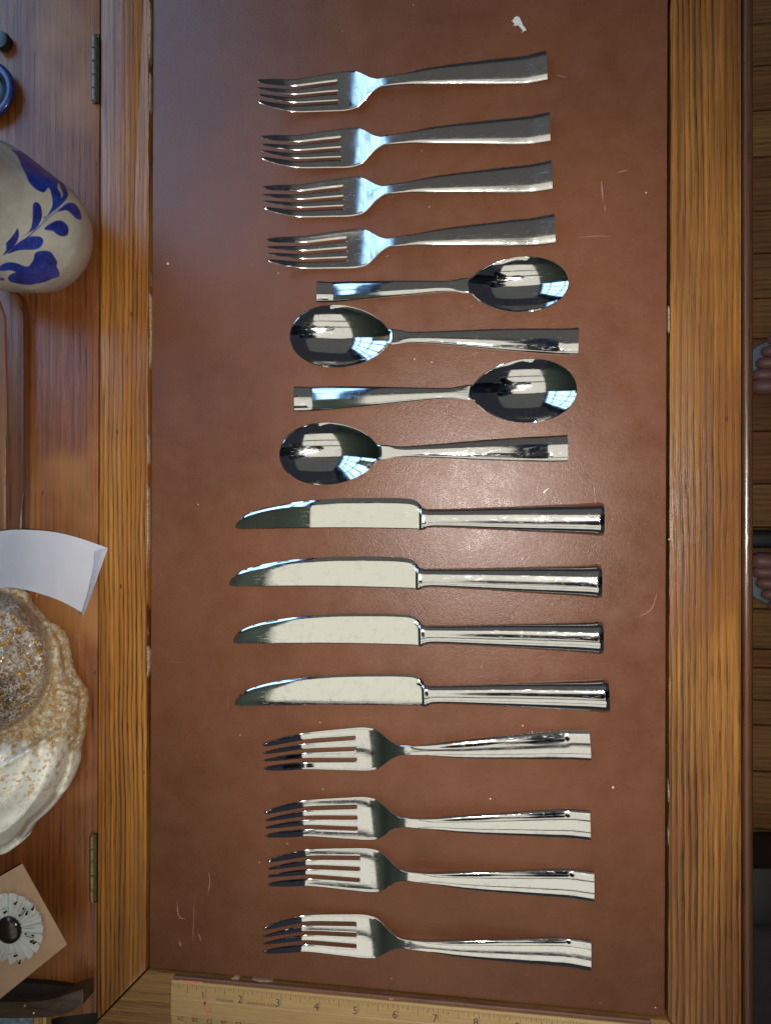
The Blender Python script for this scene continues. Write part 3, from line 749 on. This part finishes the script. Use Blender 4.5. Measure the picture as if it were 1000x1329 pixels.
pfs=catmull([(a*rm,b) for a,b in pf[:2]],2,False)[:-1]+catmull([(a*rm,b) for a,b in pf[1:12]],26,False)[:-1]+catmull([(a*rm,b) for a,b in pf[11:]],4,False)
V=[];rows_=[]
for (r,z) in pfs:
    f_=r/rm; b=max(0,min(1,(f_-.35)/.5)); row=[]
    for k in range(NA):
        RR=(rm*(1-b)+Rr[k]*b)*f_*.94
        row.append(len(V)); V.append((cc.x+RR*math.cos(phis[k]),cc.y+RR*math.sin(phis[k]),max(z,0)+.0005))
    rows_.append(row)
FF=[]
for A,B in zip(rows_,rows_[1:]):
    for k in range(NA): FF.append((A[k],A[(k+1)%NA],B[(k+1)%NA],B[k]))
me=bpy.data.meshes.new('crock_body'); me.from_pydata(V,[],FF); me.shade_smooth()
VX=np.array(V); PXx,PXy=proj(VX)
s_=6.325
def z5(pts): return [(x/s_,180+y/s_) for x,y in pts]
petals=[z5(p) for p in (
 [(90,85),(140,100),(220,100),(330,165),(430,255),(480,330),(470,400),(500,450),(500,520),(470,570),(420,610),(350,680),(400,610),(430,540),(425,470),(400,400),(360,440),(290,410),(235,350),(210,285),(175,220),(150,150)],
 [(480,330),(530,380),(560,450),(540,500),(470,570),(500,500),(515,450),(490,380)],
 [(270,540),(295,518),(330,540),(345,600),(340,660),(300,730),(240,770),(180,810),(240,755),(262,700),(268,620)],
 [(40,700),(75,675),(120,690),(150,740),(155,800),(130,860),(90,910),(20,960),(52,905),(40,820),(33,760)],
 [(360,742),(420,690),(480,668),(530,685),(562,730),(560,780),(520,802),(470,785),(430,755)],
 [(60,945),(130,870),(210,815),(290,798),(345,812),(355,850),(325,895),(270,910),(180,912),(120,925)],
 [(470,600),(530,545),(590,522),(640,560),(668,625),(665,665),(620,650),(580,610),(540,585)],
 [(0,1045),(60,1015),(130,1018),(190,1040),(235,1045),(275,990),(290,935),(350,918),(410,925),(445,965),(470,1010),(465,1045),(485,1085),(485,1130),(430,1150),(370,1175),(300,1190),(230,1200),(150,1190),(80,1170),(65,1140),(90,1110),(130,1095),(80,1080),(0,1085)],
 [(0,1138),(35,1145),(38,1160),(0,1165)],
 [(550,365),(600,365),(660,410),(675,445),(630,425),(570,390)],
 [(20,962),(130,880),(250,780),(400,645),(480,580),(560,520),(480,592),(400,655),(250,795),(130,895)])]
msk=np.full(len(V),-1e9)
for p in petals: msk=np.maximum(msk,inside(catmull(p,3) if len(p)>4 else p,PXx,PXy))
zz=VX[:,2]; tocam=(np.arange(len(V))//NA)>14
msk=np.where((zz>.022)&(np.arange(len(V))//NA<26*10),msk,-9)
at_=me.attributes.new('paint','FLOAT','POINT'); at_.data.foreach_set('value',np.clip(.5+msk*.35,0,1).astype(np.float32))
crock=link('stoneware_crock',me,M['stoneware']); crock.data.materials.clear() if False else None
tag(crock,'grey stoneware crock painted with cobalt blue leaves and flowers','crock')

# ------------------------------------------------------------------ wooden tray below the crock
tray=empty('wooden_tray',at(0,540,0),label='brown wooden tray with rounded dark rim, at left edge under the crock',cat='tray')
tray.location.z=.0004
bm=bmesh.new(); prism(bm,[at(x,y,.008) for x,y in [(-120,372),(6,373),(16,376),(24,383),(28,393),(30,410),(30.5,520),(30,640),(29,700),(-120,702)]],.0006,.008,.0032,5); from_bm('rim',bm,M['trayedge'],tray,smooth=50)
bm=bmesh.new(); prism(bm,[at(x,y,.0095) for x,y in [(-110,385),(-2,388),(6,410),(8,520),(7,690),(-110,692)]],.0075,.0092,.0014,3); from_bm('base_board',bm,M['tray'],tray,smooth=50)

# ------------------------------------------------------------------ paper strip
strip=empty('paper_strip',at(60,750,0),label='blank white curling paper strip above the glazed shell',cat='paper'); strip.location.z=.001
bm=bmesh.new(); NU,NV=28,8; G=[]
tp=catmull([(-60,700),(0,689.5),(30,687.5),(70,690.5),(105,699),(140,711.5)],6,False); bt=catmull([(-70,772),(0,763),(30,765),(60,773),(85,783),(109,797)],6,False)
for i in range(len(tp)):
    u=i/(len(tp)-1); row=[]
    for j in range(NV+1):
        v_=j/NV; p=tp[i]*(1-v_)+bt[i]*v_; z=.018+.028*math.sin(math.pi*(.12+u*.62))-.006*v_+.010*max(0,u-.8)
        row.append(bm.verts.new(at(p[0],p[1],z)))
    G.append(row)
for i in range(len(G)-1):
    for j in range(NV): bm.faces.new((G[i][j],G[i][j+1],G[i+1][j+1],G[i+1][j]))
bmesh.ops.solidify(bm,geom=bm.faces[:],thickness=.00018)
from_bm('sheet',bm,M['paper'],strip,smooth=60)
bm=bmesh.new()
fp=[((123,715.5),(139.5,711.5)),((122,735),(131.5,735.5)),((116,765),(119.5,769)),((106.5,796),(108,801))]
R_=[]
for (a,b) in fp:
    R_.append([bm.verts.new(at(a[0],a[1],.0475)),bm.verts.new(at((a[0]+b[0])/2,(a[1]+b[1])/2,.0490)),bm.verts.new(at(b[0],b[1],.0470))])
for A,B in zip(R_,R_[1:]):
    for k in range(2): bm.faces.new((A[k],B[k],B[k+1],A[k+1]))
bmesh.ops.solidify(bm,geom=bm.faces[:],thickness=.00015)
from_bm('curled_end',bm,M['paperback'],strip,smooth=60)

# ------------------------------------------------------------------ glazed ceramic shell
sh_out=[(-150,900),(-140,820),(-100,770),(-40,756),(0,763),(25,767),(36,784),(52,803),(70,814),(80,830),(84,848),(88,868),(96,884),(106,900),(107,918),(105,940),(103,958),(95,978),(93,998),(84,1020),(72,1040),(56,1058),(40,1072),(29,1088),(16,1102),(0,1110),(-40,1115),(-110,1080),(-145,1000)]
c0=np.array([-20.,930.]); Oc=catmull(sh_out,8)
oa=np.array([math.atan2(p[1]-c0[1],p[0]-c0[0]) for p in Oc]); orr=np.array([math.hypot(*(p-c0)) for p in Oc]); od=np.argsort(oa)
oa=oa[od];orr=orr[od]
NP,NR=300,110; V=[];rows_=[]
ph=np.linspace(-math.pi,math.pi,NP,endpoint=False); RR=np.interp(ph,oa,orr,period=2*math.pi)
def sst(a,b,x): t=np.clip((x-a)/(b-a),0,1); return t*t*(3-2*t)
tt=np.concatenate([np.linspace(.01,1,NR),])
X=c0[0]+np.outer(tt,RR*np.cos(ph)); Y=c0[1]+np.outer(tt,RR*np.sin(ph)); T=np.repeat(tt[:,None],NP,1)
# dome (spire) centred (-18,858)
d1=np.hypot((X+16),(Y-858)/1.12); dome=np.sqrt(np.clip(1-(d1/84)**2,0,1))
H=.018+.012*sst(1.0,.80,T)
H=H+.026*dome
ringr=np.hypot(X-20,Y-842)                           # round boss and rings on the dome
H+= .0022*np.exp(-((ringr-0)/11)**2)
d2=np.hypot(X+14,Y-850); H+=.0025*sst(46,34,d2)+.0014*np.sin(X*.21+2*np.sin(Y*.09))*np.sin(Y*.17)*sst(84,70,d1)
groove=np.exp(-((d1-84)/5.0)**2); H-=.0035*groove
# lip ruffles on the right
lipm=sst(83,86,d1)*sst(1004,950,Y+8*np.sin(X*.25))
angl=np.arctan2(Y-870,X+10); H+=lipm*(.0007*np.sin(angl*58+2*np.sin(T*9))+.0006)
# lower white ribs: overlapping curved lobes
low=sst(950,985,Y)
rb=np.hypot(X+70,Y-960); ribs=((rb-60)/26.)%1.0
H+=low*(.0065*(1-ribs)**1.0*sst(1.0,.93,ribs)*1.0)
H+=low*.010*np.clip(1-np.abs((X+10)/90.),0,1)
# ridge line between dome and skirt
rl=np.abs((Y-985)+ (X-0)*.62-12); H+=.004*np.exp(-(rl/5.)**2)*sst(100,60,X)
H*= (1-sst(.93,1.0,T)*.28)
sideT=[(1.0,.62),(.99,.35),(.96,.12),(.93,.0)]
for i in range(NR):
    row=[]
    for k in range(NP):
        p=at(X[i,k],Y[i,k],float(H[i,k])); row.append(len(V)); V.append((p.x,p.y,float(H[i,k])))
    rows_.append(row)
zone=list((.5*lipm+ (1-sst(80,86,d1))*1.0).clip(0,1).ravel()); tan=list(((low*sst(1075,1020,Y+.25*X)*.9+.4*groove)).clip(0,1).ravel()); dk=list((sst(50,10,X)*sst(862,885,Y)).ravel()*1.0)
pe=at(c0[0],c0[1],.02)
for sf,hf in sideT:
    row=[]
    for k in range(NP):
        q=V[rows_[NR-1][k]]; x=pe.x+(q[0]-pe.x)*(sf+.002); y=pe.y+(q[1]-pe.y)*(sf+.002)
        row.append(len(V)); V.append((x,y,max(.0006,q[2]*hf))); zone.append(zone[(NR-1)*NP+k]); tan.append(0); dk.append(0)
    rows_.append(row)
FF=[]
for A,B in zip(rows_,rows_[1:]):
    for k in range(NP): FF.append((A[k],B[k],B[(k+1)%NP],A[(k+1)%NP]))
FF.append(tuple(rows_[0]))
me=bpy.data.meshes.new('shell'); me.from_pydata(V,[],FF); me.shade_smooth()
for nm,arr in (('zone',zone),('tan',tan),('darkz',dk)):
    a_=me.attributes.new(nm,'FLOAT','POINT'); a_.data.foreach_set('value',np.array(arr,np.float32))
tag(link('ceramic_shell',me,M['shell']),'glazed white and speckled brown ceramic conch shell at left edge','ornament')

# ------------------------------------------------------------------ kraft card with paper rosette
CZ=.030
card=empty('rosette_card',at(30,1210,0),label='tan kraft card with a pleated white paper rosette and dark button',cat='card'); card.location.z=.001
bm=bmesh.new(); prism(bm,[at(x,y,CZ) for x,y in [(28.5,1121.5),(87,1226.5),(-15,1309),(-74,1180)]],CZ-.0006,CZ,.0001,1); from_bm('card_sheet',bm,M['kraft'],card)
bm=bmesh.new(); prism(bm,[at(x,y,CZ) for x,y in [(-20,1170),(0,1160),(20,1210),(-10,1260)]],.0006,CZ-.0007); from_bm('stand_block',bm,M['kraft'],card)
ros=Vector(at(13,1206,CZ+.004)); bm=bmesh.new(); rg=[]
NPt=20; NV=NPt*8; radii=[.0060,.010,.014,.0180,.0208,.0228]
for j,R__ in enumerate(radii):
    row=[]; f_=j/(len(radii)-1)
    for k in range(NV):
        a_=2*math.pi*k/NV; w_=math.cos(a_*NPt); wob=1+.02*mnoise.noise(Vector((k//8*.9,3,0)))
        rr=R__*(1-(0 if j<4 else (.0,.03,.115)[j-3])*(1-abs(math.cos(a_*NPt/2))**.55))*wob
        row.append(bm.verts.new(ros+Vector((rr*math.cos(a_),rr*math.sin(a_),(.0004+.0012*f_)*w_-.0022*f_*f_+.0006))))
    rg.append(row)
for A,B in zip(rg,rg[1:]):
    for k in range(NV): bm.faces.new((A[k],A[(k+1)%NV],B[(k+1)%NV],B[k]))
bm.faces.new(rg[0][::-1])
bmesh.ops.solidify(bm,geom=bm.faces[:],thickness=.00025)
rose=from_bm('paper_rosette',bm,M['rosette'],card)
bm=bmesh.new(); bmesh.ops.create_uvsphere(bm,u_segments=32,v_segments=14,radius=.0088)
bmesh.ops.scale(bm,vec=(1,1,.42),verts=bm.verts); bmesh.ops.translate(bm,vec=ros+Vector((0,0,.0012)),verts=bm.verts); from_bm('button',bm,M['button'],card,smooth=60)
def note(x,y,a,kind):
    bm=bmesh.new(); p=at(13+(x-13)*.88,1206+(y-1206)*.88,CZ+.0058); u=Vector((math.cos(a),math.sin(a),0)); q=Vector((-u.y,u.x,0))
    def bar(o,l,wd):
        v=[bm.verts.new(p+o+u*s1*l/2+q*s2*wd/2+Vector((0,0,0))) for s1,s2 in ((-1,-1),(1,-1),(1,1),(-1,1))]; bm.faces.new(v)
    def dot(o,r):
        v=[bm.verts.new(p+o+u*(r*1.3*math.cos(t_*math.pi/5))+q*(r*math.sin(t_*math.pi/5))) for t_ in range(10)]; bm.faces.new(v)
    if kind=='line': bar(Vector(),.007,.00022)
    elif kind=='notes': bar(Vector(),.0055,.0005); dot(-u*.003+q*.0012,.0007); dot(u*.002+q*.0014,.0007); bar(q*.0011,.0040,.0002)
    else: dot(Vector(),.0008); dot(u*.0014+q*.0006,.0006)
    bmesh.ops.solidify(bm,geom=bm.faces[:],thickness=.0001)
    from_bm('printed_note',bm,M['ink'],rose)
for a_ in ((20,1169,.3,'dots'),(33,1182,1.0,'notes'),(37,1184,.8,'dots'),(46,1177,.6,'dots'),(42,1218,-.15,'notes'),(44,1225,.2,'dots'),(48,1227,.2,'dots'),(5,1182,.2,'dots'),(4,1176,.35,'line'),(14,1243,.35,'line'),(20,1246,0,'dots'),(27,1256,.9,'dots'),(42,1205,.15,'line'),(1,1248,1.2,'line'),(28,1174,1.1,'line')):
    note(*a_)

# ------------------------------------------------------------------ curved bracket at the bottom left, cup, cap, picture
br=empty('curved_bracket',at(50,1300,0),label='dark curved wooden bracket with a brass nail at bottom left corner',cat='bracket'); br.location.z=.0008
bm=bmesh.new(); prism(bm,[at(x,y,.006) for x,y in [(-60,1276),(28,1276),(60,1278),(104,1284),(104,1290),(80,1296),(50,1302),(0,1303),(-60,1303)]],.0008,.006,.0004,1); from_bm('inner_shade',bm,M['gap'],br)  # near-black slab: deep shade inside the bracket put into the colour
bm=bmesh.new(); up_=catmull([(-60,1301),(0,1301),(45,1300.5),(72,1296),(92,1289),(108,1284.5)],5,False); lo_=catmull([(-60,1323),(0,1322),(45,1321.5),(68,1319.5),(92,1313),(108,1304)],5,False)
prism(bm,[at(p[0],p[1],.014) for p in up_]+[at(p[0],p[1],.014) for p in lo_[::-1]],.0008,.014,.0009,2); from_bm('curved_band',bm,M['bracket'],br,smooth=50)
bm=bmesh.new(); bmesh.ops.create_uvsphere(bm,u_segments=14,v_segments=8,radius=.0013); bmesh.ops.translate(bm,vec=at(44,1314.5,.0142),verts=bm.verts); from_bm('nail',bm,M['nail'],br,smooth=60)
bm=bmesh.new(); bmesh.ops.create_uvsphere(bm,u_segments=14,v_segments=8,radius=.0013); bmesh.ops.scale(bm,vec=(1,1,.3),verts=bm.verts); bmesh.ops.translate(bm,vec=at(31.5,1306,.0141),verts=bm.verts); from_bm('nail',bm,M['brass'],br,smooth=60)
pic=empty('framed_picture',at(20,1345,0),label='corner of a blue print in a pale wooden frame under the bracket',cat='picture'); pic.location.z=.001
pxprism('print',[(-60,1321),(42.5,1321),(43,1400),(-60,1400)],.001,.004,M['picture'],pic,ztrace=.004)
pxprism('frame',[(43,1318),(60,1318),(60,1400),(43.5,1400)],.001,.007,M['gilt'],pic,bevel=.0008,ztrace=.007)

CR=.009
cup=empty('blue_cup',at(-19,115,CR),label='round dark navy rim with black centre at upper left edge',cat='cup'); cup.location.z=.0006
pc=at(-19,115,CR); bm=bmesh.new(); prof=[(.0135,.0008),(.0170,.002),(.0186,.004),(.0196,.0055),(.0200,.0065),(.0195,.0080),(.0175,.0088),(.0150,.0082),(.0138,.0065)]
def lathe(bm,c,prof,n=48):
    rings=[[bm.verts.new((c.x+r*math.cos(2*math.pi*k/n),c.y+r*math.sin(2*math.pi*k/n),z)) for k in range(n)] for r,z in prof]
    for A,B in zip(rings,rings[1:]):
        for k in range(n): bm.faces.new((A[k],A[(k+1)%n],B[(k+1)%n],B[k]))
    return rings
rg=lathe(bm,pc,[(float(a),float(b)) for a,b in catmull(prof,4,False)]); from_bm('cup_body',bm,M['blueglaze'],cup,smooth=60)
bm=bmesh.new(); rg=lathe(bm,pc,[(.0138,.0064),(.0115,.005),(.0095,.003),(.002,.0022)]); bm.faces.new(rg[-1]); from_bm('cup_inside',bm,M['blackin'],cup,smooth=60)
cap=empty('bottle_top',at(-6,45,.011),label='small black round cap with tan stub, above the navy rim',cat='cap'); cap.location.z=.0006
pc=at(-6,45,.011); bm=bmesh.new(); rg=lathe(bm,pc,[(.0058,.0006),(.0062,.004),(.0062,.005),(.0056,.0065),(.004,.007)],28); bm.faces.new(rg[0][::-1]); bm.faces.new(rg[-1]); from_bm('top_body',bm,M['blackplastic'],cap,smooth=50)
bm=bmesh.new(); tube(bm,[at(6,43,.006),at(11,43,.005)],[.0008,.0006],8); tube(bm,[at(9,43,.005),at(9,49,.004)],[.0005,.0004],6); from_bm('stub',bm,M['chip'],cap)

# ------------------------------------------------------------------ person standing beyond the desk's right edge: feet in sandals
def foot(y0,y1,x0,flip,parent,strap,strapx):
    """foot pointing to -x; sole outline between photo rows y0..y1 at floor height"""
    a=at(x0,y0,FZ+.04); b=at(x0,y1,FZ+.04); W_=(a.y-b.y); yc_=(a.y+b.y)/2; L_=.255; X0=a.x
    def outline(k,n=26):
        pts=[]
        for i in range(n):
            t_=2*math.pi*i/n; c,s=math.cos(t_),math.sin(t_); x=X0+L_/2-L_/2*c; wv=W_*.5*(1.0 if c>0 else .80)
            pts.append((x*1.0+(k*.0*c),yc_+math.copysign(abs(s)**.75,s)*wv*(1+.02*k)))
        return pts
    bm=bmesh.new(); prism(bm,outline(1),FZ+.0008,FZ+.022,.004,2); from_bm('sandal_sole',bm,M['sole'],parent,smooth=50)
    # foot
    bm=bmesh.new(); N=18; rings=[]
    for (u,hw,hz,zc_) in ((.13,.040,.009,.034),(.18,.044,.012,.037),(.30,.045,.018,.043),(.45,.038,.026,.052),(.62,.033,.036,.062),(.78,.033,.042,.070),(.90,.031,.036,.064),(.98,.018,.020,.050)):
        x=X0+L_*u; rings.append([bm.verts.new((x,yc_+hw*math.cos(2*math.pi*k/N),FZ+max(.0225,zc_+hz*math.sin(2*math.pi*k/N)))) for k in range(N)])
    for A,B in zip(rings,rings[1:]):
        for k in range(N): bm.faces.new((A[k],A[(k+1)%N],B[(k+1)%N],B[k]))
    bm.faces.new(rings[0][::-1]); bm.faces.new(rings[-1])
    ys=np.linspace(W_*.5-.014,-W_*.5+.012,5); rs=[.0125,.0095,.0090,.0085,.0080]; ext=[0,.002,.008,.015,.024]
    if flip: ys=ys[::-1]
    for y,r,e in zip(ys,rs,ext):
        tube(bm,[(X0+.050,yc_+y,FZ+.038),(X0+.028+e*.5,yc_+y,FZ+.037),(X0+.014+e,yc_+y,FZ+.034),(X0+.006+e,yc_+y,FZ+.032),(X0+.002+e,yc_+y,FZ+.031)],[r*.95,r,r*1.05,r*.8,r*.35],12)
    # ankle and shin
    rings=[]
    for (z,x,r) in ((.07,.76,.036),(.11,.78,.035),(.16,.79,.036)):
        rings.append([bm.verts.new((X0+L_*x+r*1.15*math.cos(2*math.pi*k/N),yc_+r*math.sin(2*math.pi*k/N),FZ+z)) for k in range(N)])
    for A,B in zip(rings,rings[1:]):
        for k in range(N): bm.faces.new((A[k],A[(k+1)%N],B[(k+1)%N],B[k]))
    from_bm('bare_foot',bm,M['skin'],parent,smooth=80)
    for (sx,sw) in strapx:
        bm=bmesh.new(); pts=[]
        for side in (-.004,.004):
            pass
        A=[];B=[]
        for k in range(13):
            t_=math.pi*k/12; y=yc_+(W_*.5-.002)*math.cos(t_); z=FZ+.020+.030*math.sin(t_)
            A.append(bm.verts.new((X0+sx,y,z))); B.append(bm.verts.new((X0+sx+sw,y,z+.006)))
        for k in range(12): bm.faces.new((A[k],A[k+1],B[k+1],B[k]))
        bmesh.ops.solidify(bm,geom=bm.faces[:],thickness=.003); from_bm('sandal_strap',bm,strap,parent,smooth=50)
    # trouser leg
    bm=bmesh.new(); tube(bm,[(X0+.20,yc_,FZ+.10),(X0+.22,yc_,FZ+.40),(X0+.26,yc_*.9,FZ+.80)],[.070,.075,.095],20); from_bm('trouser_leg',bm,M['trousers'],parent,smooth=50)
ps=empty('person',at(1010,600,FZ),label='person standing on the floor right of the desk, bare toes in strapped sandals',cat='person'); ps.location.z=FZ
foot(428,512,973,True,ps,M['strapblack'],[(.045,.03)])
foot(716,797,973,False,ps,M['strapnavy'],[(.035,.045)])
bm=bmesh.new(); prism(bm,[at(x,y,FZ+.05) for x,y in [(960,688),(1100,688),(1100,712),(960,712)]],FZ+.001,FZ+.05,.01,3)
tag(from_bm('black_slipper',bm,M['strapblack'],smooth=50),'black shoe edge on the floor just above the lower foot','shoe')
bm=bmesh.new(); prism(bm,[at(x,y,FZ+.12) for x,y in [(950,1127),(1180,1127),(1180,1204),(950,1204)]],FZ+.001,FZ+.12,.008,2)
tag(from_bm('black_box',bm,M['blackplastic'],smooth=50),'plain black box on the floor at the lower right edge','box')
bm=bmesh.new(); P_=[at(x,y,FZ+.10) for x,y in [(950,1206),(1180,1206),(1180,1400),(950,1400)]]; prism(bm,P_,FZ+.001,FZ+.10,.02,4)
tag(from_bm('dark_bag',bm,M['purple'],smooth=60),'dark purplish cloth bag on the floor below the black box','bag')

# the person leans over the desk and holds the phone that takes the picture
def blob(name, pts, rad, mat, n=20, k=1.0):
    bm=bmesh.new(); pts=[Vector(p) for p in catmull(pts,5,False)]; rr=[float(r_[0]) for r_ in catmull([(r_,) for r_ in rad],5,False)]
    tube(bm, pts, rr, n); return from_bm(name, bm, mat, ps, smooth=60)
blob('shirt', [(.80,.06,.10),(.72,.04,.40),(.54,-.02,.64),(.28,-.10,.80)], [.15,.18,.20,.14], M['shirt'])
blob('sleeve', [(.30,.16,.78),(.36,.24,.62),(.22,.06,.50)], [.075,.060,.036], M['shirt'])
blob('sleeve', [(.28,-.22,.78),(.34,-.30,.62),(.22,-.07,.50)], [.075,.060,.036], M['shirt'])
blob('head', [(.20,-.12,.82),(.07,-.20,.86),(.0,-.24,.93)], [.08,.12,.07], M['shirt'])
ph_ = empty('phone', CAM+np.array([.05,0,.0]), label='dark phone held level over the desk, above the picture', cat='phone')
bm=bmesh.new(); prism(bm, [(x,y) for x,y in ((-.024,-.040),(.136,-.040),(.136,.037),(-.024,.037))], .0045, .0125, .003, 3)
bmesh.ops.transform(bm, matrix=Matrix.Translation(Vector(CAM)) @ Matrix.Rotation(TH,4,'Y'), verts=bm.verts)
from_bm('phone_body', bm, M['blackplastic'], ph_, smooth=50)
